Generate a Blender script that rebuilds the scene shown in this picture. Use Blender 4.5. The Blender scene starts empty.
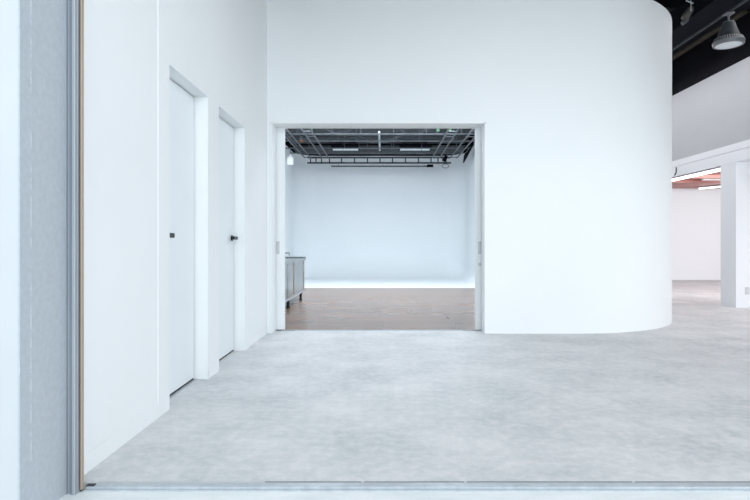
import bpy, bmesh, math, random
from mathutils import Vector, Matrix
random.seed(7)
sc = bpy.context.scene
C = sc.collection

# ---------------------------------------------------------------- camera
cam_d = bpy.data.cameras.new('camera')
cam_d.sensor_width = 36.0
cam_d.lens = 560.0 / 750.0 * 36.0
cam_d.shift_x = -8.0 / 750.0
cam_d.shift_y = -6.0 / 750.0
cam_d.clip_start = 0.05
cam = bpy.data.objects.new('camera', cam_d)
C.objects.link(cam)
cam.location = (0, 0, 1.0)
cam.rotation_euler = (math.pi / 2, 0, 0)
sc.camera = cam

# ---------------------------------------------------------------- view, world, lights
sc.view_settings.view_transform = 'Standard'
sc.view_settings.look = 'None'
sc.view_settings.gamma = 1.0
sc.view_settings.exposure = -0.09
sc.view_settings.use_curve_mapping = False

w = bpy.data.worlds.new('world')
sc.world = w
w.use_nodes = True
bg = w.node_tree.nodes['Background']
bg.inputs['Color'].default_value = (0.86, 0.94, 1.0, 1)
bg.inputs['Strength'].default_value = 1.0


def area(name, loc, rot, sx, sy, power, col=(1, 1, 1), spread=math.pi):
    l = bpy.data.lights.new(name, 'AREA')
    l.shape = 'RECTANGLE'
    l.size, l.size_y = sx, sy
    l.energy = power
    l.color = col
    l.spread = spread
    o = bpy.data.objects.new(name, l)
    C.objects.link(o)
    o.location = loc
    o.rotation_euler = rot
    return o


# daylight of the open street front, behind the camera
area('daylight', (8.0, -5.5, 4.2), (math.radians(78), 0, math.radians(34)), 9.0, 7.0, 790, (0.91, 0.96, 1.0))
area('daylight', (-1.5, -6.0, 4.0), (math.radians(82), 0, math.radians(-8)), 9.0, 7.0, 380, (0.91, 0.96, 1.0))
# added unseen fill lights that brighten the studio and its backdrop
for i, (ax, ay) in enumerate([(-1.2, 9.0), (1.2, 9.0), (-1.2, 11.8), (1.2, 11.8)]):
    area('studio_fill', (ax, ay, 4.0), (0, 0, 0), 1.2, 1.2, 92, (0.84, 0.92, 1.0))
area('studio_fill', (0, 11.6, 3.8), (math.radians(50), 0, 0), 3.6, 0.8, 122, (0.82, 0.91, 1.0))
# added unseen fill lights over the hall and in the side room
area('hall_fill', (2.0, 3.2, 4.9), (0, 0, 0), 6.0, 2.2, 16, (0.95, 0.97, 1.0))
area('hall_fill', (4.72, 10.5, 4.10), (0, 0, 0), 0.4, 8.0, 72, (1.0, 0.97, 1.0))
area('side_room_fill', (8.4, 10.0, 2.2), (math.radians(62), 0, 0), 3.0, 0.6, 125, (0.94, 0.98, 1.0))
area('side_room_fill', (8.0, 5.5, 2.36), (0, 0, 0), 2.4, 4.0, 120, (0.94, 0.98, 1.0))  # added fill, also brightens the front of the column


# ---------------------------------------------------------------- materials
def mat(name, col, rough=0.6, metal=0.0, emit=None, spec=None):
    m = bpy.data.materials.new(name)
    m.use_nodes = True
    b = m.node_tree.nodes['Principled BSDF']
    b.inputs['Base Color'].default_value = (*col, 1)
    b.inputs['Roughness'].default_value = rough
    b.inputs['Metallic'].default_value = metal
    if spec is not None:
        b.inputs['Specular IOR Level'].default_value = spec
    if emit:
        b.inputs['Emission Color'].default_value = (*emit[0], 1)
        b.inputs['Emission Strength'].default_value = emit[1]
    return m


def nodes_of(m):
    nt = m.node_tree
    return nt, nt.nodes['Principled BSDF'], nt.nodes.new, nt.links.new


def noisy(name, c1, c2, scale=(1, 1, 1), nscale=4.0, detail=6, rough=0.5, metal=0.0, lo=0.35, hi=0.65,
          bump=0.0, rough2=None, spec=None, c3=None, lay2=None):
    m = mat(name, c1, rough, metal, spec=spec)
    nt, b, N, L = nodes_of(m)
    tc = N('ShaderNodeTexCoord')
    mp = N('ShaderNodeMapping')
    mp.inputs['Scale'].default_value = scale
    L(tc.outputs['Object'], mp.inputs['Vector'])
    n = N('ShaderNodeTexNoise')
    n.inputs['Scale'].default_value = nscale
    n.inputs['Detail'].default_value = detail
    n.inputs['Roughness'].default_value = 0.62
    L(mp.outputs[0], n.inputs['Vector'])
    r = N('ShaderNodeValToRGB')
    r.color_ramp.elements[0].position = lo
    r.color_ramp.elements[0].color = (*c1, 1)
    r.color_ramp.elements[1].position = hi
    r.color_ramp.elements[1].color = (*c2, 1)
    L(n.outputs['Fac'], r.inputs['Fac'])
    out = r.outputs['Color']
    if c3:
        n2 = N('ShaderNodeTexNoise')
        n2.inputs['Scale'].default_value = lay2 or nscale * 4
        n2.inputs['Detail'].default_value = 8
        n2.inputs['Roughness'].default_value = 0.7
        L(mp.outputs[0], n2.inputs['Vector'])
        r2 = N('ShaderNodeValToRGB')
        r2.color_ramp.elements[0].position = 0.42
        r2.color_ramp.elements[0].color = (0, 0, 0, 1)
        r2.color_ramp.elements[1].position = 0.66
        r2.color_ramp.elements[1].color = (0.45, 0.45, 0.45, 1)
        L(n2.outputs['Fac'], r2.inputs['Fac'])
        mx = N('ShaderNodeMixRGB')
        L(r2.outputs['Color'], mx.inputs['Fac'])
        L(out, mx.inputs['Color1'])
        mx.inputs['Color2'].default_value = (*c3, 1)
        out = mx.outputs['Color']
    L(out, b.inputs['Base Color'])
    if rough2 is not None:
        mr = N('ShaderNodeMapRange')
        mr.inputs['To Min'].default_value = rough
        mr.inputs['To Max'].default_value = rough2
        L(n.outputs['Fac'], mr.inputs['Value'])
        L(mr.outputs[0], b.inputs['Roughness'])
    if bump:
        bp = N('ShaderNodeBump')
        bp.inputs['Strength'].default_value = bump
        bp.inputs['Distance'].default_value = 0.01
        L(n.outputs['Fac'], bp.inputs['Height'])
        L(bp.outputs[0], b.inputs['Normal'])
    return m


WHITE = noisy('white_plaster', (0.835, 0.865, 0.875), (0.85, 0.88, 0.89), nscale=1.2, rough=0.62, spec=0.3)
DOORW = noisy('white_door_paint', (0.80, 0.85, 0.88), (0.815, 0.865, 0.89), nscale=1.0, rough=0.45)
CYCW = noisy('cyclorama_paint', (0.80, 0.84, 0.86), (0.82, 0.855, 0.875), nscale=1.0, rough=0.6, spec=0.3)
SIDEW = noisy('side_room_paint', (0.82, 0.845, 0.875), (0.83, 0.855, 0.885), nscale=1.0, rough=0.6, spec=0.3)
TRIM = mat('trim_paint', (0.84, 0.87, 0.88), 0.5)
EXTW = noisy('exterior_paint', (0.52, 0.555, 0.575), (0.54, 0.575, 0.595), nscale=3, rough=0.7)
FLOOR = noisy('mottled_vinyl', (0.51, 0.54, 0.555), (0.77, 0.775, 0.78), scale=(1, 1, 1), nscale=2.0, detail=12, rough=0.50,
              rough2=0.6, lo=0.31, hi=0.69, c3=(0.93, 0.89, 0.89), lay2=17, spec=0.35)
APRON = noisy('pale_concrete', (0.78, 0.82, 0.83), (0.90, 0.93, 0.94), scale=(1, 4, 1), nscale=3, rough=0.8, bump=0.15)
BLACK = noisy('black_paint', (0.006, 0.006, 0.009), (0.010, 0.010, 0.014), nscale=3, rough=0.9, spec=0.1)
DARK = noisy('dark_duct', (0.006, 0.0065, 0.010), (0.011, 0.012, 0.017), nscale=2, rough=0.9, spec=0.1)
GRID = noisy('dull_grid_steel', (0.10, 0.115, 0.13), (0.17, 0.185, 0.20), nscale=9, rough=0.45, metal=0.4)
DGRID = noisy('dark_grid_steel', (0.05, 0.055, 0.065), (0.09, 0.095, 0.105), nscale=9, rough=0.5, metal=0.3)
PANELD = noisy('dark_acoustic_board', (0.028, 0.033, 0.038), (0.085, 0.094, 0.104), scale=(1, 3, 1), nscale=3, rough=0.8, lo=.3, hi=.7)
STEEL = noisy('stainless_steel', (0.33, 0.37, 0.375), (0.44, 0.47, 0.47), scale=(8, 1, 1), nscale=3, rough=0.28, metal=0.9)
TAN = noisy('tan_wood', (0.34, 0.27, 0.21), (0.44, 0.35, 0.28), scale=(10, 10, 0.6), nscale=3, rough=0.6)
ALU = noisy('grey_aluminium', (0.34, 0.38, 0.42), (0.40, 0.44, 0.48), scale=(6, 6, 0.3), nscale=4, rough=0.45, metal=0.25)
ALUL = noisy('light_aluminium', (0.46, 0.51, 0.55), (0.56, 0.61, 0.65), scale=(6, 6, 0.3), nscale=4, rough=0.35, metal=0.3)
SLOT = mat('dark_slot', (0.04, 0.042, 0.05), 0.7)
BLK = mat('black_metal', (0.012, 0.016, 0.02), 0.35, 0.4)
PLATE = mat('satin_nickel', (0.58, 0.60, 0.61), 0.5, 0.3)
OUTLET = mat('outlet_plastic', (0.62, 0.64, 0.67), 0.4)
LAMPG = noisy('lamp_grey', (0.035, 0.042, 0.046), (0.055, 0.065, 0.07), nscale=8, rough=0.6, spec=0.2)
LAMPR = mat('lamp_rim', (0.16, 0.17, 0.18), 0.45, 0.3)
LENS = mat('frosted_lens', (0.55, 0.58, 0.60), 0.4, emit=((0.9, 0.94, 1.0), 0.10))
TUBE = mat('lit_tube', (1, 1, 1), 0.4, emit=((1.0, 0.98, 1.0), 3.5))
TUBEH = mat('tube_housing', (0.35, 0.33, 0.36), 0.5)
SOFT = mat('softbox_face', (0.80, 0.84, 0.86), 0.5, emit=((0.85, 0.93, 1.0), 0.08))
GREEN = mat('green_plastic', (0.05, 0.20, 0.08), 0.5)
RED = mat('orange_plastic', (0.25, 0.09, 0.03), 0.5)
ROD = noisy('brown_batten', (0.03, 0.027, 0.022), (0.055, 0.048, 0.036), nscale=5, rough=0.9, spec=0.1)


def wood_floor():
    m = mat('brown_floorboards', (0.3, 0.25, 0.22), 0.24, spec=0.4)
    nt, b, N, L = nodes_of(m)
    tc = N('ShaderNodeTexCoord')
    br = N('ShaderNodeTexBrick')
    br.inputs['Scale'].default_value = 1.0
    br.inputs['Brick Width'].default_value = 1.8
    br.inputs['Row Height'].default_value = 0.15
    br.inputs['Mortar Size'].default_value = 0.004
    br.inputs['Color1'].default_value = (0.255, 0.175, 0.135, 1)
    br.inputs['Color2'].default_value = (0.295, 0.208, 0.163, 1)
    br.inputs['Mortar'].default_value = (0.22, 0.155, 0.125, 1)
    L(tc.outputs['Object'], br.inputs['Vector'])
    mp = N('ShaderNodeMapping')
    mp.inputs['Scale'].default_value = (1.0, 1.3, 1)
    L(tc.outputs['Object'], mp.inputs['Vector'])
    n = N('ShaderNodeTexNoise')
    n.inputs['Scale'].default_value = 1.6
    n.inputs['Detail'].default_value = 7
    L(mp.outputs[0], n.inputs['Vector'])
    r = N('ShaderNodeValToRGB')
    r.color_ramp.elements[0].position = 0.35
    r.color_ramp.elements[0].color = (0.88, 0.92, 0.97, 1)
    r.color_ramp.elements[1].position = 0.68
    r.color_ramp.elements[1].color = (1.10, 1.01, 0.96, 1)
    L(n.outputs['Fac'], r.inputs['Fac'])
    mx = N('ShaderNodeMixRGB')
    mx.blend_type = 'MULTIPLY'
    mx.inputs['Fac'].default_value = 1
    L(br.outputs['Color'], mx.inputs['Color1'])
    L(r.outputs['Color'], mx.inputs['Color2'])
    L(mx.outputs['Color'], b.inputs['Base Color'])
    return m


WOOD = wood_floor()


def red_wood():
    m = mat('reddish_ceiling_boards', (0.5, 0.2, 0.17), 0.5)
    nt, b, N, L = nodes_of(m)
    tc = N('ShaderNodeTexCoord')
    mp = N('ShaderNodeMapping')
    mp.inputs['Scale'].default_value = (0.6, 2.4, 1)
    L(tc.outputs['Object'], mp.inputs['Vector'])
    n = N('ShaderNodeTexNoise')
    n.inputs['Scale'].default_value = 1.7
    n.inputs['Detail'].default_value = 3
    L(mp.outputs[0], n.inputs['Vector'])
    r = N('ShaderNodeValToRGB')
    r.color_ramp.elements[0].position = 0.35
    r.color_ramp.elements[0].color = (0.30, 0.10, 0.085, 1)
    r.color_ramp.elements[1].position = 0.65
    r.color_ramp.elements[1].color = (0.60, 0.26, 0.22, 1)
    L(n.outputs['Fac'], r.inputs['Fac'])
    L(r.outputs['Color'], b.inputs['Base Color'])
    return m


REDW = red_wood()


def reveal_mat():
    """grey painted concrete with thin upright scratches"""
    m = mat('grey_reveal_paint', (0.4, 0.44, 0.48), 0.65)
    nt, b, N, L = nodes_of(m)
    tc = N('ShaderNodeTexCoord')
    mp = N('ShaderNodeMapping')
    mp.inputs['Scale'].default_value = (1, 1, 1)
    L(tc.outputs['Object'], mp.inputs['Vector'])
    n = N('ShaderNodeTexNoise')
    n.inputs['Scale'].default_value = 45
    n.inputs['Detail'].default_value = 6
    L(mp.outputs[0], n.inputs['Vector'])
    r = N('ShaderNodeValToRGB')
    r.color_ramp.elements[0].position = 0.35
    r.color_ramp.elements[0].color = (0.42, 0.465, 0.505, 1)
    r.color_ramp.elements[1].position = 0.65
    r.color_ramp.elements[1].color = (0.46, 0.505, 0.55, 1)
    L(n.outputs['Fac'], r.inputs['Fac'])
    # scratches: speckle stretched along z
    mp2 = N('ShaderNodeMapping')
    mp2.inputs['Scale'].default_value = (1, 70, 5)
    L(tc.outputs['Object'], mp2.inputs['Vector'])
    n2 = N('ShaderNodeTexNoise')
    n2.inputs['Scale'].default_value = 1.6
    n2.inputs['Detail'].default_value = 4
    L(mp2.outputs[0], n2.inputs['Vector'])
    r2 = N('ShaderNodeValToRGB')
    r2.color_ramp.elements[0].position = 0.64
    r2.color_ramp.elements[0].color = (0, 0, 0, 1)
    r2.color_ramp.elements[1].position = 0.76
    r2.color_ramp.elements[1].color = (0.6, 0.6, 0.6, 1)
    L(n2.outputs['Fac'], r2.inputs['Fac'])
    mx = N('ShaderNodeMixRGB')
    L(r2.outputs['Color'], mx.inputs['Fac'])
    L(r.outputs['Color'], mx.inputs['Color1'])
    mx.inputs['Color2'].default_value = (0.62, 0.65, 0.68, 1)
    L(mx.outputs['Color'], b.inputs['Base Color'])
    return m


REVEAL = reveal_mat()


# ---------------------------------------------------------------- mesh helpers
def box(bm, x0, x1, y0, y1, z0, z1, bevel=0.0):
    r = bmesh.ops.create_cube(bm, size=1)
    vs = r['verts']
    for v in vs:
        v.co = Vector((x0 + (v.co.x + .5) * (x1 - x0), y0 + (v.co.y + .5) * (y1 - y0), z0 + (v.co.z + .5) * (z1 - z0)))
    if bevel:
        es = list({e for v in vs for e in v.link_edges})
        bmesh.ops.bevel(bm, geom=es, offset=bevel, segments=2, affect='EDGES', profile=0.6)
    return bm


def tube(bm, p0, p1, r, seg=12, r2=None):
    p0, p1 = Vector(p0), Vector(p1)
    d = p1 - p0
    q = Vector((0, 0, 1)).rotation_difference(d.normalized()).to_matrix().to_4x4()
    bmesh.ops.create_cone(bm, cap_ends=True, segments=seg, radius1=r, radius2=r if r2 is None else r2, depth=d.length,
                          matrix=Matrix.Translation((p0 + p1) / 2) @ q)
    return bm


def lathe(bm, prof, seg=32, m=None):
    rings = []
    for r, z in prof:
        if r < 1e-6:
            rings.append([bm.verts.new((0, 0, z))])
        else:
            rings.append([bm.verts.new((r * math.cos(2 * math.pi * k / seg), r * math.sin(2 * math.pi * k / seg), z)) for k in range(seg)])
    for a, b in zip(rings, rings[1:]):
        for k in range(seg):
            k2 = (k + 1) % seg
            if len(a) == 1 and len(b) == 1:
                continue
            if len(a) == 1:
                bm.faces.new((a[0], b[k], b[k2]))
            elif len(b) == 1:
                bm.faces.new((a[k], b[0], a[k2]))
            else:
                bm.faces.new((a[k], a[k2], b[k2], b[k]))
    if m is not None:
        vs = [v for r_ in rings for v in r_]
        bmesh.ops.transform(bm, matrix=m, verts=vs)
    return bm


def obj(name, bm, m, parent=None, smooth=False):
    bmesh.ops.recalc_face_normals(bm, faces=bm.faces)
    me = bpy.data.meshes.new(name)
    bm.to_mesh(me)
    bm.free()
    me.materials.append(m)
    if smooth:
        for p in me.polygons:
            p.use_smooth = True
        try:
            me.set_sharp_from_angle(angle=math.radians(35))
        except Exception:
            pass
    o = bpy.data.objects.new(name, me)
    C.objects.link(o)
    if parent is not None:
        o.parent = parent
        o.matrix_parent_inverse = parent.matrix_basis.inverted()
    return o


def B(*boxes):
    bm = bmesh.new()
    for b in boxes:
        box(bm, *b)
    return bm


def struct(name, bm, m, parent=None, label=None, cat=None, smooth=False):
    o = obj(name, bm, m, parent, smooth)
    if parent is None:
        o['kind'] = 'structure'
        if label:
            o['label'] = label
        o['category'] = cat or name.split('_')[0]
    return o


def tag(o, label, cat, group=None):
    o['label'] = label
    o['category'] = cat
    if group:
        o['group'] = group
    return o


def thing(name, label, cat, loc=(0, 0, 0), group=None):
    o = bpy.data.objects.new(name, None)
    o.empty_display_size = 0.1
    o.location = loc
    C.objects.link(o)
    tag(o, label, cat, group)
    bpy.context.view_layer.update()
    return o


# ================================================================ SETTING
XL = -1.295          # hall side of the left wall
YB = 6.25            # front face of the studio partition
HT = 3.86            # height of the partitions
HC = 5.2             # black ceiling
XR = 5.54            # lintel / column plane on the right

# floors
struct('floor', B((-6, 12.5, 2.345, 6.455, -0.12, 0), (2.45, 12.5, 6.455, 19, -0.12, 0)), FLOOR,
       label='mottled pale grey vinyl floor of the open hall', cat='floor')
struct('floor_studio', B((-2.9, 2.44, 6.515, 12.72, -0.12, 0)), WOOD, label='brown wooden floor inside the studio beyond the sliding doors', cat='floor')
struct('trim_6', B((-2.6, 2.35, 10.775, 10.79, 0.0, 0.0015)), mat('floor_seam', (0.19, 0.15, 0.13), 0.6),
       label='thin dark joint running across the studio wooden floor', cat='floor joint')
# outside ground
struct('ground', B((-14, 16, -12, 2.30, -0.14, -0.012)), APRON, label='pale concrete apron outside the threshold', cat='ground')

# ceiling
struct('ceiling', B((-6, 12.5, 1.95, 19, HC, HC + 0.15)), BLACK, label='black painted ceiling high above the hall', cat='ceiling')

# left wall, with two door recesses
D1 = (3.39, 4.145)
D2 = (4.42, 5.25)
DH = 2.09
XD = -1.397
bm = B((XL - 0.35, XL, 2.33, D1[0], 0, DH), (XL - 0.35, XL, D1[1], D2[0], 0, DH), (XL - 0.35, XL, D2[1], YB + 0.3, 0, DH),
       (XL - 0.35, XL, 2.33, YB + 0.3, DH, HT), (XL - 0.35, XD - 0.05, D1[0], D1[1], 0, DH), (XL - 0.35, XD - 0.05, D2[0], D2[1], 0, DH))
struct('wall_left', bm, WHITE, label='tall white wall with two recessed white doors', cat='wall')
struct('trim_9', B((XL - 0.001, XL + 0.0035, 3.22, D1[0] - .0005, 0, HT)), WHITE, label='slightly raised white strip beside the nearer door recess', cat='wall strip')
segs = [(2.36, 3.2195), (D1[1], D2[0]), (D2[1], YB)]
bm = bmesh.new()
for a, b in segs:
    box(bm, XL - 0.001, XL + 0.0025, a, b - 0.0005, 0, 0.085)
struct('baseboard_left', bm, WHITE, label='low white baseboard along the left wall', cat='baseboard')

# doors in the left wall
def leaf_door(idx, y0, y1, hy, lever_dir, label):
    g = 0.008
    g = 0.014
    d = struct('door_%d' % idx, B((XD - 0.04, XD, y0 + .004, y1 - g, 0.014, DH - .008)), DOORW, label=label, cat='door')
    gap = struct('door_stop', B((XD - 0.049, XD - 0.002, y0, y1, 0.0, 0.004), (XD - 0.049, XD - 0.006, y1 - g * .9, y1, 0, DH),
                                (XD - 0.049, XD - 0.010, y0, y1, DH - .007, DH)), SLOT, d)  # dark strips laid in the leaf gaps to stand for their shade
    h = obj('lever_handle', bmesh.new(), BLK, d)
    bm = bmesh.new()
    z = 1.055
    tube(bm, (XD, hy, z), (XD + 0.011, hy, z), 0.026, 24)
    tube(bm, (XD + 0.008, hy, z), (XD + 0.052, hy, z), 0.010, 16)
    e = hy + lever_dir * 0.118
    box(bm, XD + 0.040, XD + 0.058, min(hy - lever_dir * .012, e), max(hy - lever_dir * .012, e), z - 0.016, z + 0.016, 0.008)
    bm.to_mesh(h.data)
    bm.free()
    return d


d1 = leaf_door(1, D1[0], D1[1], 3.49, 1, 'white flush door nearest the entrance, in a recess with a lever handle')
d2 = leaf_door(2, D2[0], D2[1], 5.165, -1, 'white flush door nearer the studio partition, with a black lever handle')
struct('trim_1', B((XD, XD + 0.022, D1[0], D1[1], 0, 0.003)), ALUL, label='thin metal threshold strip below the nearer white door', cat='threshold')

# studio partition: straight wall with opening, then a rounded corner
OX0, OX1, OZ = -1.246, 1.146, 2.357
RC, CX = 1.75, 2.160
CY = YB + RC
T = 0.2
def curved_partition():
    bm = bmesh.new()
    box(bm, XL, OX0, YB, YB + T, 0, HT)
    box(bm, OX0, OX1, YB, YB + T, OZ, HT)
    outer, inner = [(OX1, YB)], [(OX1, YB + T)]
    n = 48
    for k in range(n + 1):
        a = -math.pi / 2 + (math.pi / 2) * k / n
        outer.append((CX + RC * math.cos(a), CY + RC * math.sin(a)))
        inner.append((CX + (RC - T) * math.cos(a), CY + (RC - T) * math.sin(a)))
    outer.append((CX + RC, 18.0))
    inner.append((CX + RC - T, 18.0))
    vo = [[bm.verts.new((x, y, z)) for x, y in outer] for z in (0, HT)]
    vi = [[bm.verts.new((x, y, z)) for x, y in inner] for z in (0, HT)]
    for k in range(len(outer) - 1):
        bm.faces.new((vo[0][k], vo[0][k + 1], vo[1][k + 1], vo[1][k]))
        bm.faces.new((vi[0][k + 1], vi[0][k], vi[1][k], vi[1][k + 1]))
        bm.faces.new((vo[1][k], vo[1][k + 1], vi[1][k + 1], vi[1][k]))
        bm.faces.new((vo[0][k], vi[0][k], vi[0][k + 1], vo[0][k + 1]))
    for k in (0, len(outer) - 1):
        bm.faces.new((vo[0][k], vo[1][k], vi[1][k], vi[0][k]))
    return bm
struct('wall_back', curved_partition(), WHITE, label='white studio partition rounding a corner, open at the sliding doors', cat='wall', smooth=True)

# frame of the opening
struct('trim_2', B((OX0, OX0 + 0.012, YB - 0.006, YB + T, 0, OZ), (OX1 - 0.012, OX1, YB - 0.006, YB + T, 0, OZ),
                   (OX0, OX1, YB - 0.006, YB + T, OZ - 0.012, OZ)), TRIM, label='slim pale frame around the studio opening', cat='opening frame')

# sliding doors standing half out of their pockets
def sliding(idx, x0, x1, hx, label, lock=False):
    ya, yb = 6.475, 6.512
    d = struct('door_%d' % idx, B((x0, x1, ya, yb, 0.012, OZ + 0.05)), WHITE, label=label, cat='door')
    edge = obj('door_edge', B((x1 - 0.004, x1 + 0.004, ya - 0.003, yb, 0.012, OZ + 0.04) if x1 < 0 else (x0 - 0.004, x0 + 0.004, ya - 0.003, yb, 0.012, OZ + 0.04)), WHITE, d)
    h = obj('pull_handle', B((hx - 0.018, hx + 0.018, ya - 0.003, ya + 0.002, 0.885, 1.03)), PLATE, d)
    obj('finger_recess', B((hx - 0.010, hx + 0.010, ya - 0.0036, ya - 0.002, 0.90, 1.015)), OUTLET, h)
    if lock:
        bm = bmesh.new()
        tube(bm, (hx, ya + 0.002, 0.765), (hx, ya - 0.006, 0.765), 0.017, 20)
        obj('lock', bm, PLATE, d, True)
    return d
sliding(3, -1.85, -1.141, -1.215, 'white sliding door left of the studio opening')
sliding(4, 1.071, 1.80, 1.118, 'white sliding door right of the studio opening, with round lock', True)
# pockets behind, door head and floor track
struct('trim_3', B((-2.6, 2.6, 6.45, 6.474, OZ - .0, OZ + 0.3), (-2.6, 2.6, 6.513, 6.56, OZ - 0.004, OZ + 0.3)), WHITE, label='sliding door head above the studio opening', cat='door head')
struct('trim_4', B((-2.6, 2.6, 6.4551, 6.5149, -0.05, -0.001), (-1.14, 1.07, 6.485, 6.497, -0.002, 0.006)), ALUL, label='thin metal floor track under the sliding doors', cat='floor track')
struct('trim_7', B((-1.23, -1.02, 6.458, 6.474, 0, 0.0015), (0.92, 1.13, 6.458, 6.474, 0, 0.0015)), SLOT, label='dark slots at both ends of the sliding door track', cat='floor slot')

# cyclorama with coves and rounded corners
def cyclorama():
    bm = bmesh.new()
    xa, xb, y0, yb, top, cr, pr = -2.65, 2.44, 12.72, 17.2, 3.70, 0.75, 0.8
    path = [((xa, y0), (1, 0))]
    ys = [y0 + (yb - pr - y0) * k / 6 for k in range(1, 7)]
    path += [((xa, y), (1, 0)) for y in ys]
    for k in range(1, 13):
        a = math.pi - (math.pi / 2) * k / 12
        path.append(((xa + pr + pr * math.cos(a), yb - pr + pr * math.sin(a)), (-math.cos(a), -math.sin(a))))
    path += [((xa + pr + (xb - xa - 2 * pr) * k / 6, yb), (0, -1)) for k in range(1, 6)]
    for k in range(0, 13):
        a = math.pi / 2 - (math.pi / 2) * k / 12
        path.append(((xb - pr + pr * math.cos(a), yb - pr + pr * math.sin(a)), (-math.cos(a), -math.sin(a))))
    path += [((xb, y), (-1, 0)) for y in reversed([y0] + ys[:-1])]
    rows = []
    for (px, py), (nx, ny) in path:
        cr = 0.30 + 0.45 * abs(ny) ** 1.5
        prof = [(0, top), (0, (top + cr) / 2)] + [(cr - cr * math.cos(math.pi / 2 * k / 14), cr - cr * math.sin(math.pi / 2 * k / 14)) for k in range(15)]
        rows.append([bm.verts.new((px + nx * d, py + ny * d, max(z, 0.0) + 0.004)) for d, z in prof])
    for a, b in zip(rows, rows[1:]):
        for k in range(len(prof) - 1):
            try:
                bm.faces.new((a[k], a[k + 1], b[k + 1], b[k]))
            except ValueError:
                pass
    # flat floor inside
    loop = []
    for r in rows:
        loop.append(r[-1])
    bm.faces.new(loop)
    # front ends of the coves
    for r, xw in ((rows[0], xa), (rows[-1], xb)):
        c = bm.verts.new((xw, y0, 0.004))
        bm.faces.new([c] + r[2:])
    bmesh.ops.remove_doubles(bm, verts=bm.verts, dist=1e-5)
    return bm
struct('wall_cyclorama', cyclorama(), CYCW, label='white curved photo backdrop wall and floor at the far end of the studio', cat='wall', smooth=True)
struct('floor_cyclorama', B((-2.66, 2.41, 12.721, 17.2, -0.12, 0.003)), CYCW, label='white painted floor edge of the photo backdrop', cat='floor')
struct('wall_studio', B((-2.86, -2.67, 6.56, 17.3, 0, 3.67), (2.45, 2.65, 6.56, 17.3, 0, 3.67), (-2.86, 2.65, 17.22, 17.4, 0, 3.70)), WHITE,
       label='white side and end walls of the studio', cat='wall')
struct('wall_rear', B((-6, 12.5, 18.85, 19, 0, HC), (-6, -5.9, 2.2, 19, 0, HC)), BLACK, label='black wall behind the studio', cat='wall')

# right: lintel wall, black band above, column
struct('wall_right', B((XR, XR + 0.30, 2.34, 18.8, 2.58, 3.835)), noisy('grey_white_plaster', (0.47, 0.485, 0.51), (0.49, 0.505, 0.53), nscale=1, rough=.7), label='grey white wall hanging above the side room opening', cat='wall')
struct('beam', B((XR - 0.012, XR + 0.30, 2.34, 18.8, 2.286, 2.462), (XR - 0.012, XR + 0.30, 2.34, 18.8, 2.468, 2.579)), SIDEW, label='white beam with a dark joint over the side room opening', cat='beam')
struct('wall_upper_right', B((XR, XR + 0.30, 2.34, 18.8, 3.836, HC), (XR - 0.03, XR - .001, 7.2, 7.26, 3.84, HC), (XR - 0.03, XR - .001, 2.4, 18.8, 4.5, 4.56)), BLACK,
       label='black upper wall above the grey white wall', cat='wall')
struct('column', B((XR - 0.006, XR + 0.75, 8.78, 9.18, 0, 2.286)), SIDEW, label='square white column under the beam', cat='column')
struct('wall_side_room', B((XR + 0.31, 12.4, 14.8, 14.95, 0, 2.468), (12.25, 12.4, 2.34, 14.8, 0, 2.468)), SIDEW, label='white far wall of the bright side room', cat='wall')
struct('baseboard_side_room', B((XR + 0.31, 12.25, 14.785, 14.7999, 0, 0.05)), mat('baseboard_grey', (0.5, 0.49, 0.5), .5), label='thin grey baseboard of the side room', cat='baseboard')
joist = B((XR + 0.301, 12.4, 2.34, 14.8, 2.47, 2.6))
struct('ceiling_side_room', joist, REDW, label='reddish wooden ceiling of the side room', cat='ceiling')

# street front around the camera side
struct('wall_front', B((-6, -1.290, 1.978, 2.255, -0.012, 3.8), (-6, 12.5, 1.978, 2.255, 3.8, HC)), EXTW, label='bright white outside face of the entrance wall', cat='wall')
struct('wall_reveal', B((-1.30, -1.284, 1.98, 2.262, -0.012, 3.8)), REVEAL, label='scratched grey side face of the entrance opening', cat='wall')
bm = bmesh.new()
tube(bm, (-1.2900, 1.984, -0.012), (-1.2900, 1.984, 3.8), 0.0062, 10)
struct('trim_5', bm, REVEAL, label='rounded grey corner bead at the outer edge of the entrance', cat='corner bead', smooth=True)
CHIP = noisy('chipped_paint', (0.44, 0.485, 0.525), (0.70, 0.73, 0.75), scale=(1, 1, 9), nscale=2.2, rough=0.7, lo=.47, hi=.55)
struct('trim_8', B((-1.2855, -1.2832, 2.0415, 2.0432, -0.012, 3.8)), CHIP, label='thin chipped upright line on the grey entrance reveal', cat='paint line')
struct('wall_infill', B((-1.7, -1.240, 2.30, 2.31, -0.012, 3.8)), ALU, label='narrow infill between the shutter guide and wall', cat='wall')
struct('wall_outer_left', B((-6, -1.66, 2.26, 6.6, 0, HT)), BLACK, label='dark space behind the left wall', cat='wall')

# threshold rail
th = thing('threshold_rail', 'long pale metal threshold rail lying between the hall floor and concrete apron', 'threshold rail', (0, 2.32, 0))
obj('sill_plate', B((-1.22, 9, 2.301, 2.344, -0.02, 0.003)), ALUL, th)
obj('front_lip', B((-1.22, 9, 2.286, 2.3005, -0.02, -0.006)), ALUL, th)
xs = [-1.2, -0.50, -0.085, 0.345, 1.05, 1.8, 2.6, 3.6, 5.0, 7.0]
for i in range(len(xs) - 1):
    obj('slot', B((xs[i] + 0.006, xs[i + 1] - 0.006, 2.3435, 2.3475, 0.0005, 0.0045)), GRID if i in (1, 2, 3, 4) else PLATE, th)
obj('end_shadow', B((-1.222, -1.19, 2.303, 2.325, 0.0, 0.006)), SLOT, th)  # dark piece standing in for the shadow at the rail end

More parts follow.
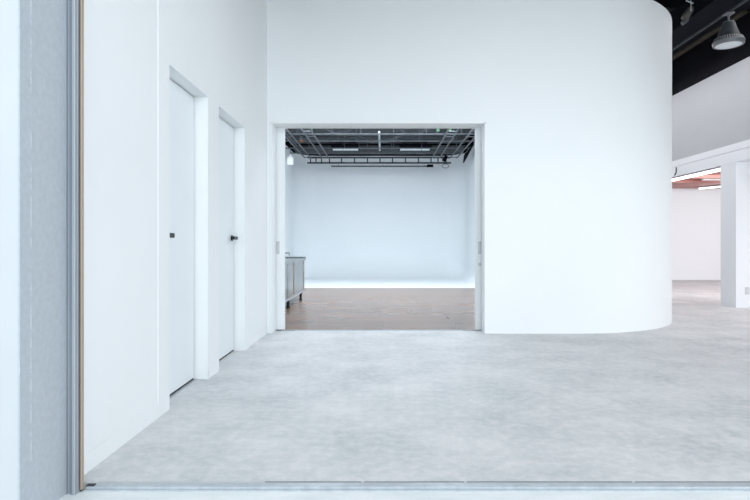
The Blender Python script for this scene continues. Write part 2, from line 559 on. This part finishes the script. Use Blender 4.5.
# shutter guide
sg = thing('shutter_guide', 'tall ribbed grey aluminium shutter guide standing beside the grey entrance reveal', 'shutter guide', (-1.26, 2.27, -0.012))
obj('channel', B((-1.284, -1.238, 2.272, 2.30, -0.012, 3.8), (-1.284, -1.279, 2.262, 2.273, -0.012, 3.8), (-1.266, -1.262, 2.262, 2.273, -0.012, 3.8),
                 (-1.255, -1.240, 2.256, 2.273, -0.012, 3.8)), ALU, sg)
obj('rib', B((-1.2755, -1.2725, 2.266, 2.273, -0.012, 3.8)), ALUL, sg)
obj('rib', B((-1.2445, -1.2405, 2.253, 2.2565, -0.012, 3.8)), ALUL, sg)
obj('slot', B((-1.2625, -1.2545, 2.2685, 2.2735, -0.012, 3.8)), DGRID, sg)
tag(obj('wood_strip', B((-1.2310, -1.2240, 2.278, 2.292, 0.0, 3.8)), TAN), 'thin tan wooden strip beside the grey shutter guide, full height', 'wood strip')
tag(obj('gap_strip', B((-1.2395, -1.2313, 2.286, 2.2995, -0.01, 3.8)), SLOT), 'thin black strip standing in for the dark gap between the shutter guide and the tan strip', 'dark gap')  # dark strip painted for the shade in the gap

# ================================================================ STUDIO
# stainless cabinet
cb = thing('steel_cabinet', 'low stainless steel cabinet on short legs inside the studio', 'cabinet', (-1.8, 8.5, 0))
X1 = -1.452
Y0, Y1 = 7.35, 10.29
obj('body', B((-2.1, X1 - 0.022, Y0, Y1, 0.15, 0.70)), STEEL, cb)
obj('bottom_rail', B((X1 - 0.03, X1 + 0.004, Y0, Y1, 0.13, 0.17)), ALUL, cb)
obj('worktop', B((-2.12, X1 + 0.03, Y0 - 0.02, Y1 + 0.03, 0.70, 0.738)), STEEL, cb)
obj('rim', B((-2.12, X1 + 0.03, Y1 + 0.015, Y1 + 0.032, 0.735, 0.765), (-2.12, -2.10, Y0, Y1, 0.735, 0.80)), STEEL, cb)
for a, b in ((7.38, 7.93), (7.97, 8.50), (8.54, 9.07), (9.17, 10.20)):
    d = obj('door', B((X1 - 0.022, X1, a, b, 0.175, 0.69)), STEEL, cb)
    obj('handle', B((X1, X1 + 0.012, b - 0.05, b - 0.035, 0.50, 0.64)), PLATE, d)
obj('door_divider', B((X1 - 0.022, X1 + 0.006, 9.085, 9.155, 0.17, 0.695)), TAN, cb)
obj('corner_post', B((X1 - 0.022, X1 + 0.006, 10.22, Y1, 0.15, 0.70)), TAN, cb)
for lx in (-2.05, X1 - 0.03):
    for ly in (7.45, 8.75, 10.08):
        bm = bmesh.new()
        tube(bm, (lx, ly, 0.0), (lx, ly, 0.02), 0.03, 16)
        tube(bm, (lx, ly, 0.02), (lx, ly, 0.15), 0.018, 16, 0.03)
        obj('leg', bm, BLK, cb, True)
ft = thing('faucet', 'small chrome faucet standing on the steel cabinet', 'faucet', (-1.62, 8.9, 0.738))
bm = bmesh.new()
tube(bm, (-1.62, 8.9, 0.7385), (-1.62, 8.9, 0.75), 0.03, 16)
tube(bm, (-1.62, 8.9, 0.75), (-1.62, 8.9, 0.86), 0.011, 12)
obj('column', bm, STEEL, ft, True)
bm = bmesh.new()
tube(bm, (-1.62, 8.9, 0.855), (-1.49, 8.9, 0.858), 0.010, 12)
tube(bm, (-1.49, 8.9, 0.86), (-1.49, 8.9, 0.815), 0.010, 12)
obj('spout', bm, STEEL, ft, True)


def pipe(name, pts, r, m, label, cat, group=None):
    bm = bmesh.new()
    for a, b in zip(pts, pts[1:]):
        tube(bm, a, b, r, 10)
    return tag(obj(name, bm, m, None, True), label, cat, group)


# cross pipes of the lighting grid
ZG = 3.55
for y, nm in ((12.98, 'nearest the opening'), (13.86, 'second from the opening'), (14.9, 'third from the opening'), (15.7, 'nearest the backdrop')):
    pipe('grid_pipe', [(-2.6, y, ZG), (2.35, y, ZG)], 0.017, GRID, 'long dull steel pipe crossing under the studio ceiling, ' + nm, 'pipe', 'cross pipes of the studio grid')
pipe('grid_pipe', [(-0.09, 13.05, ZG + .06), (-0.09, 15.6, ZG + .06)], 0.025, ALUL, 'pale short rail running lengthwise at the middle of the studio grid', 'pipe')


def ladder(xa, xb, label, ya=11.6, yb=16.23, z=3.50, step=0.62):
    t = thing('ladder_truss', label, 'truss', ((xa + xb) / 2, ya, z), 'lengthwise trusses of the studio grid')
    for x in (xa, xb):
        bm = bmesh.new()
        tube(bm, (x, ya, z), (x, yb, z), 0.02, 10)
        obj('rail', bm, GRID, t, True)
    y = ya + 0.2
    while y < yb:
        bm = bmesh.new()
        tube(bm, (xa, y, z), (xb, y, z), 0.012, 8)
        obj('rung', bm, GRID, t, True)
        y += step
    return t
ladder(-2.27, -2.10, 'narrow steel ladder truss at the far left edge of the studio grid', z=3.50)
ladder(-1.77, -1.58, 'steel ladder truss left of centre in the studio grid', z=3.50)
ladder(1.43, 1.64, 'steel ladder truss right of centre in the studio grid', z=3.50)
ladder(1.95, 2.15, 'narrow steel ladder truss at the far right edge of the studio grid', z=3.50)

# cross ladder beam in front of the backdrop
t = thing('cross_truss', 'dark ladder shaped truss hanging across the studio before the backdrop', 'truss', (0, 16.3, 3.38))
S = 560 / 16.3
for y_im in (157.6, 162.9):
    bm = bmesh.new()
    z = 1 + (244 - y_im) / S
    tube(bm, (-2.2, 16.3, z), (1.98, 16.3, z), 0.026, 10)
    obj('chord', bm, DGRID, t, True)
for x_im in (310.5, 316, 321.5, 329.5, 341.5, 354.5, 367.5, 380, 392.5, 405.5, 418.5, 431, 438, 446):
    bm = bmesh.new()
    x = (x_im - 383) / S
    tube(bm, (x, 16.3, 1 + 81.1 / S), (x, 16.3, 1 + 86.4 / S), 0.018, 8)
    obj('bar', bm, DGRID, t, True)
# hanging pipe below it
hp = thing('hanging_pipe', 'thin dark pipe hung level below the cross truss', 'pipe', (0, 16.3, 3.27))
bm = bmesh.new()
tube(bm, (-1.51, 16.3, 3.262), (1.35, 16.3, 3.262), 0.022, 10)
obj('tube', bm, DGRID, hp, True)
for x in (-1.3, 0, 1.2):
    bm = bmesh.new()
    tube(bm, (x, 16.3, 3.262), (x, 16.3, 3.325), 0.006, 6)
    obj('hanger', bm, DGRID, hp, True)
obj('motor', B((1.28, 1.46, 16.25, 16.35, 3.24, 3.31)), DARK, hp)

# dark boards and ducts above the grid
for i, (y0, y1, z, m) in enumerate([(12.0, 12.95, 3.92, PANELD), (13.10, 14.1, 3.96, PANELD), (14.22, 15.2, 3.92, PANELD), (15.3, 16.2, 3.90, PANELD), (16.25, 17.12, 3.74, PANELD)]):
    tag(obj('ceiling_baffle', B((-2.6, 2.35, y0, y1, z, z + 0.12)), m),
        'long dark board under the studio ceiling, ' + ('nearest the sliding doors', 'second from the sliding doors', 'third from the sliding doors', 'fourth from the sliding doors', 'nearest the backdrop wall')[i], 'ceiling board', 'dark boards above the grid')
for n_, (x0, x1, y, lab) in enumerate([(-1.5, -0.5, 13.3, 'thin cable drooping from the front grid pipe left of the middle rail'),
                                      (0.3, 1.2, 13.4, 'thin cable drooping from the front grid pipe right of the middle rail'),
                                      (-0.6, 0.5, 14.6, 'thin cable drooping around the middle rail of the studio grid')]):
    cu = []
    for q in range(13):
        u = q / 12
        cu.append((x0 + (x1 - x0) * u, y + .15 * math.sin(5 * u), 3.80 - .14 * math.sin(math.pi * u) + .02 * math.sin(17 * u)))
    pipe('droop_cable', cu, .010, GRID, lab, 'cable')
# light panels, with a faint glow added to the diffuser faces
for x0, x1, nm in ((-1.43, -0.71, 'left of'), (0.49, 1.33, 'right of')):
    t = thing('light_panel', 'pale flat studio light panel hanging ' + nm + ' the middle rail', 'light panel', ((x0 + x1) / 2, 16.0, 3.7), 'studio light panels')
    obj('housing', B((x0 - .03, x1 + .03, 15.65, 16.15, 3.70, 3.76)), DARK, t)
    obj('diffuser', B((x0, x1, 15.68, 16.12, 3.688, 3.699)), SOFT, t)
    for hx in (x0 + .1, x1 - .1):
        bm = bmesh.new()
        tube(bm, (hx, 15.9, 3.76), (hx, 15.9, 3.895), 0.008, 6)
        obj('hanger', bm, DARK, t)
# hanger rods of the grid
k = 0
for y in (12.98, 13.86, 14.9, 15.7):
    for x in (-1.95, -1.1, -0.55, 0.35, 1.0, 1.85):
        bm = bmesh.new()
        xx = x + random.uniform(-.12, .12)
        tube(bm, (xx, y, ZG), (xx, y, HC), 0.007, 6)
        tag(obj('hanger_rod', bm, GRID), 'thin steel rod holding up the studio pipe grid', 'rod', 'rods holding the pipe grid')
# small clamps on the grid
def px(xi, yi, y):
    s = 560.0 / y
    return ((xi - 383) / s, y, 1 + (244 - yi) / s)
for xi, yi, m, lab in ((438, 130.5, GREEN, 'small green clamp, left one of two on the front grid pipe'), (450, 130, GREEN, 'small green clamp, right one of two on the front grid pipe'),
                       (311, 129, GREEN, 'small green clamp above the left ladder truss'), (301.5, 141, RED, 'small orange clamp between the left ladder trusses')):
    x, y, z = px(xi, yi, 13.0 if yi < 135 else 13.6)
    t = thing('pipe_clamp', lab, 'clamp', (x, y, z - .03))
    bm = bmesh.new()
    box(bm, x - .035, x + .035, y - .03, y + .03, z - .03, z + .03, .008)
    obj('jaw', bm, m, t)
    bm = bmesh.new()
    tube(bm, (x, y, z + .02), (x, y, z + .11), .01, 8)
    obj('bolt', bm, GRID, t)
# pendant at left of studio
x, y, z = px(290.4, 160.5, 15.6)
t = thing('pendant_lamp', 'small white pendant lamp hanging near the left studio wall', 'lamp', (x, y, z - .12))
bm = bmesh.new()
lathe(bm, [(0, -.12), (.072, -.11), (.080, -.09), (.080, .07), (.02, .13), (.012, .17), (0, .17)], 24, Matrix.Translation((x, y, z)))
obj('lamp_shade', bm, mat('white_glass_shade', (0.9, 0.94, 0.96), 0.35, emit=((0.9, 0.96, 1.0), 0.5)), t, True)
bm = bmesh.new()
tube(bm, (x, y, z + .165), (x, y, 5.2), .007, 8)
obj('cord', bm, BLK, t)
pipe('conduit', [(-2.45, 13.2, 3.79), (-2.45, 15.95, 3.79)], 0.02, GRID, 'thin conduit carrying the small white pendant lamp', 'pipe')
# spotlight clutter at right end of truss
x, y, z = px(445, 158.5, 16.2)
t = thing('spotlight', 'small dark spotlight at the right end of the cross truss', 'spotlight', (x, y, z - .08))
bm = bmesh.new()
lathe(bm, [(0, -.09), (.05, -.09), (.06, -.02), (.045, .08), (0, .09)], 16, Matrix.Translation((x, y, z)) @ Matrix.Rotation(0.6, 4, 'Y'))
obj('lamp_head', bm, DARK, t, True)
bm = bmesh.new()
tube(bm, (x - .07, y, z), (x - .07, y, z + .12), .008, 8)
tube(bm, (x + .07, y, z), (x + .07, y, z + .12), .008, 8)
tube(bm, (x - .075, y, z + .12), (x + .075, y, z + .12), .008, 8)
obj('yoke', bm, DGRID, t)
x, y, z = px(445.5, 166, 16.2)
bm = bmesh.new()
pts = [(x + .10 * math.cos(a), y, z + .06 * math.sin(a)) for a in [2 * math.pi * k / 16 for k in range(17)]]
for a, b in zip(pts, pts[1:]):
    tube(bm, a, b, .007, 6)
tube(bm, (x, y, z + .06), (x, y, z + .14), .007, 6)
tag(obj('cable_loop', bm, DGRID), 'thin loop of cable hanging below the small dark spotlight', 'cable')
# dark flag by the right cove
bm = bmesh.new()
p = [px(464, 155, 15.3), px(473.5, 143.5, 14.2), px(462.8, 163, 15.3)]
v = [bm.verts.new(q) for q in p] + [bm.verts.new((q[0] + .03, q[1], q[2])) for q in p]
bm.faces.new(v[:3]); bm.faces.new(v[3:])
for i in range(3):
    j = (i + 1) % 3
    bm.faces.new((v[i], v[j], v[j + 3], v[i + 3]))
tag(obj('black_flag', bm, DARK), 'dark triangular cloth hanging at the top of the right studio wall', 'cloth')

# ================================================================ HALL, right side
# high bay lamp
lx, ly = 4.3, 6.97
t = thing('high_bay_lamp', 'large grey bell shaped lamp with a pale lens hanging from the ceiling rail', 'lamp', (lx, ly, 3.44))
M = Matrix.Translation((lx, ly, 3.475)) @ Matrix.Diagonal((.86, .86, 1, 1))
bm = bmesh.new()
lathe(bm, [(.188, .035), (.165, .07), (.10, .22), (.085, .27), (.06, .285), (0, .285)], 40, M)
obj('lamp_shade', bm, LAMPG, t, True)
bm = bmesh.new()
lathe(bm, [(.170, -.005), (.198, 0.0), (.205, .02), (.205, .04), (.19, .055), (.165, .05)], 40, M)
r_ = obj('rim', bm, LAMPR, t, True)
bm = bmesh.new()
for k in range(40):
    a = 2 * math.pi * k / 40
    c, s = math.cos(a), math.sin(a)
    tube(bm, (lx + .174 * c, ly + .174 * s, 3.51), (lx + .150 * c, ly + .150 * s, 3.56), .007, 5)
obj('cooling_fins', bm, LAMPR, t)
bm = bmesh.new()
lathe(bm, [(0, -.012), (.10, -.010), (.172, .0), (.172, .012), (0, .012)], 40, M)
obj('lens', bm, LENS, t, True)
bm = bmesh.new()
tube(bm, (lx, ly, 3.74), (lx, ly, 3.765), .06, 20)
tube(bm, (lx, ly, 3.76), (lx, ly, 3.865), .012, 10)
obj('stem', bm, LAMPR, t, True)
bm = bmesh.new()
box(bm, lx - .05, lx + .05, ly - .05, ly + .05, 3.855, 3.875, .004)
obj('mounting_plate', bm, LAMPR, t)
tag(obj('ceiling_rail', B((4.285, 4.315, 3.0, 14.0, 3.876, 3.90)), LAMPG), 'long dark rail overhead that carries the bell shaped lamp', 'rail')
tag(obj('air_duct', B((4.42, 5.05, 2.6, 17, 4.25, 4.55)), DARK), 'wide dark duct running lengthwise under the black ceiling', 'duct')
tag(obj('wood_batten', B((4.87, 4.95, 7.6, 9.6, 4.14, 4.17)), ROD), 'dim brown batten fixed below the dark duct', 'batten')
for y, z, nm in ((8.6, 4.6, 'the nearer of the two'), (9.4, 4.6, 'the farther of the two')):
    pipe('ceiling_pipe', [(3.9, y, z), (5.5, y, z)], .03, LAMPG, 'dark pipe crossing under the black ceiling, ' + nm, 'pipe', 'dark pipes crossing above the hall')
# bracket spotlight high in the dark
x, y, z = px(686.5, 13, 7.9)
t = thing('ceiling_spotlight', 'small grey spotlight on a bracket high above the rounded corner', 'spotlight', (x, y, z))
bm = bmesh.new()
lathe(bm, [(0, -.10), (.045, -.10), (.055, -.07), (.05, .06), (.03, .10), (0, .10)], 20, Matrix.Translation((x + .02, y, z)) @ Matrix.Rotation(math.radians(35), 4, 'Y'))
obj('lamp_head', bm, mat('olive_grey', (0.12, 0.12, 0.10), 0.4), t, True)
bm = bmesh.new()
tube(bm, (x + .03, y - .06, z), (x + .03, y - .06, z + .12), .008, 8)
tube(bm, (x - .04, y - .06, z + .15), (x + .06, y - .06, z + .11), .01, 8)
tube(bm, (x + .03, y - .06, z + .12), (x + .03, y - .06, HC), .008, 8)
obj('bracket', bm, PLATE, t)
bm = bmesh.new()
tube(bm, (x - .06, y, z - .15), (x + .01, y, z - .09), .03, 12)
obj('lens_hood', bm, LAMPR, t, True)

# side room fluorescent fixtures
def fixture(x, y0, y1, z, label, r=.025):
    t = thing('tube_lamp', label, 'lamp', (x, (y0 + y1) / 2, z), 'fluorescent tubes of the side room')
    obj('housing', B((x - .03, x + .03, y0, y1, z + .012, z + .04)), TUBEH, t)
    bm = bmesh.new()
    tube(bm, (x, y0 + .02, z - .012), (x, y1 - .02, z - .012), r, 12)
    obj('tube', bm, TUBE, t, True)
    return t
fixture(5.60, 9.22, 11.9, 2.246, 'long lit white tube lamp under the beam edge')
fx = fixture(0, -.75, .75, 2.43, 'lit white tube lamp farther back on the reddish ceiling', .016)
fx.rotation_euler = (0, 0, math.atan2(.36, .60))
fx.location = (8.44, 13.66, 2.425)
tag(obj('ceiling_batten', B((7.2, 9.6, 12.60, 12.66, 2.435, 2.469)), SIDEW), 'thin white batten crossing the reddish ceiling', 'batten')
for y, m in ((11.9, 'the nearer one'), (12.78, 'the one nearer the far wall')):
    tag(obj('ceiling_joist', B((6.2, 12.2, y, y + .10, 2.40, 2.469)), REDW), 'reddish wooden joist across the side room ceiling, ' + m, 'joist', 'side room ceiling joists')
# hook cable near the rounded corner
pipe('hook_cable', [px(676.2, 167.2, 10.4), px(676.2, 172.5, 10.4), px(674.6, 175.4, 10.4)], .011, BLK, 'short dark cable dangling from the beam joint beside the rounded corner', 'cable')
# outlet on the column
x, y, z = px(747.2, 290.8, 8.78)
t = thing('power_outlet', 'small pale wall outlet low on the white column', 'outlet', (x, 8.78, z))
bm = bmesh.new()
box(bm, x - .036, x + .036, 8.772, 8.7799, z - .06, z + .06, .003)
obj('cover_plate', bm, OUTLET, t)
obj('socket', B((x - .018, x + .018, 8.770, 8.773, z + .008, z + .04)), PLATE, t)
obj('socket', B((x - .018, x + .018, 8.770, 8.773, z - .04, z - .008)), PLATE, t)
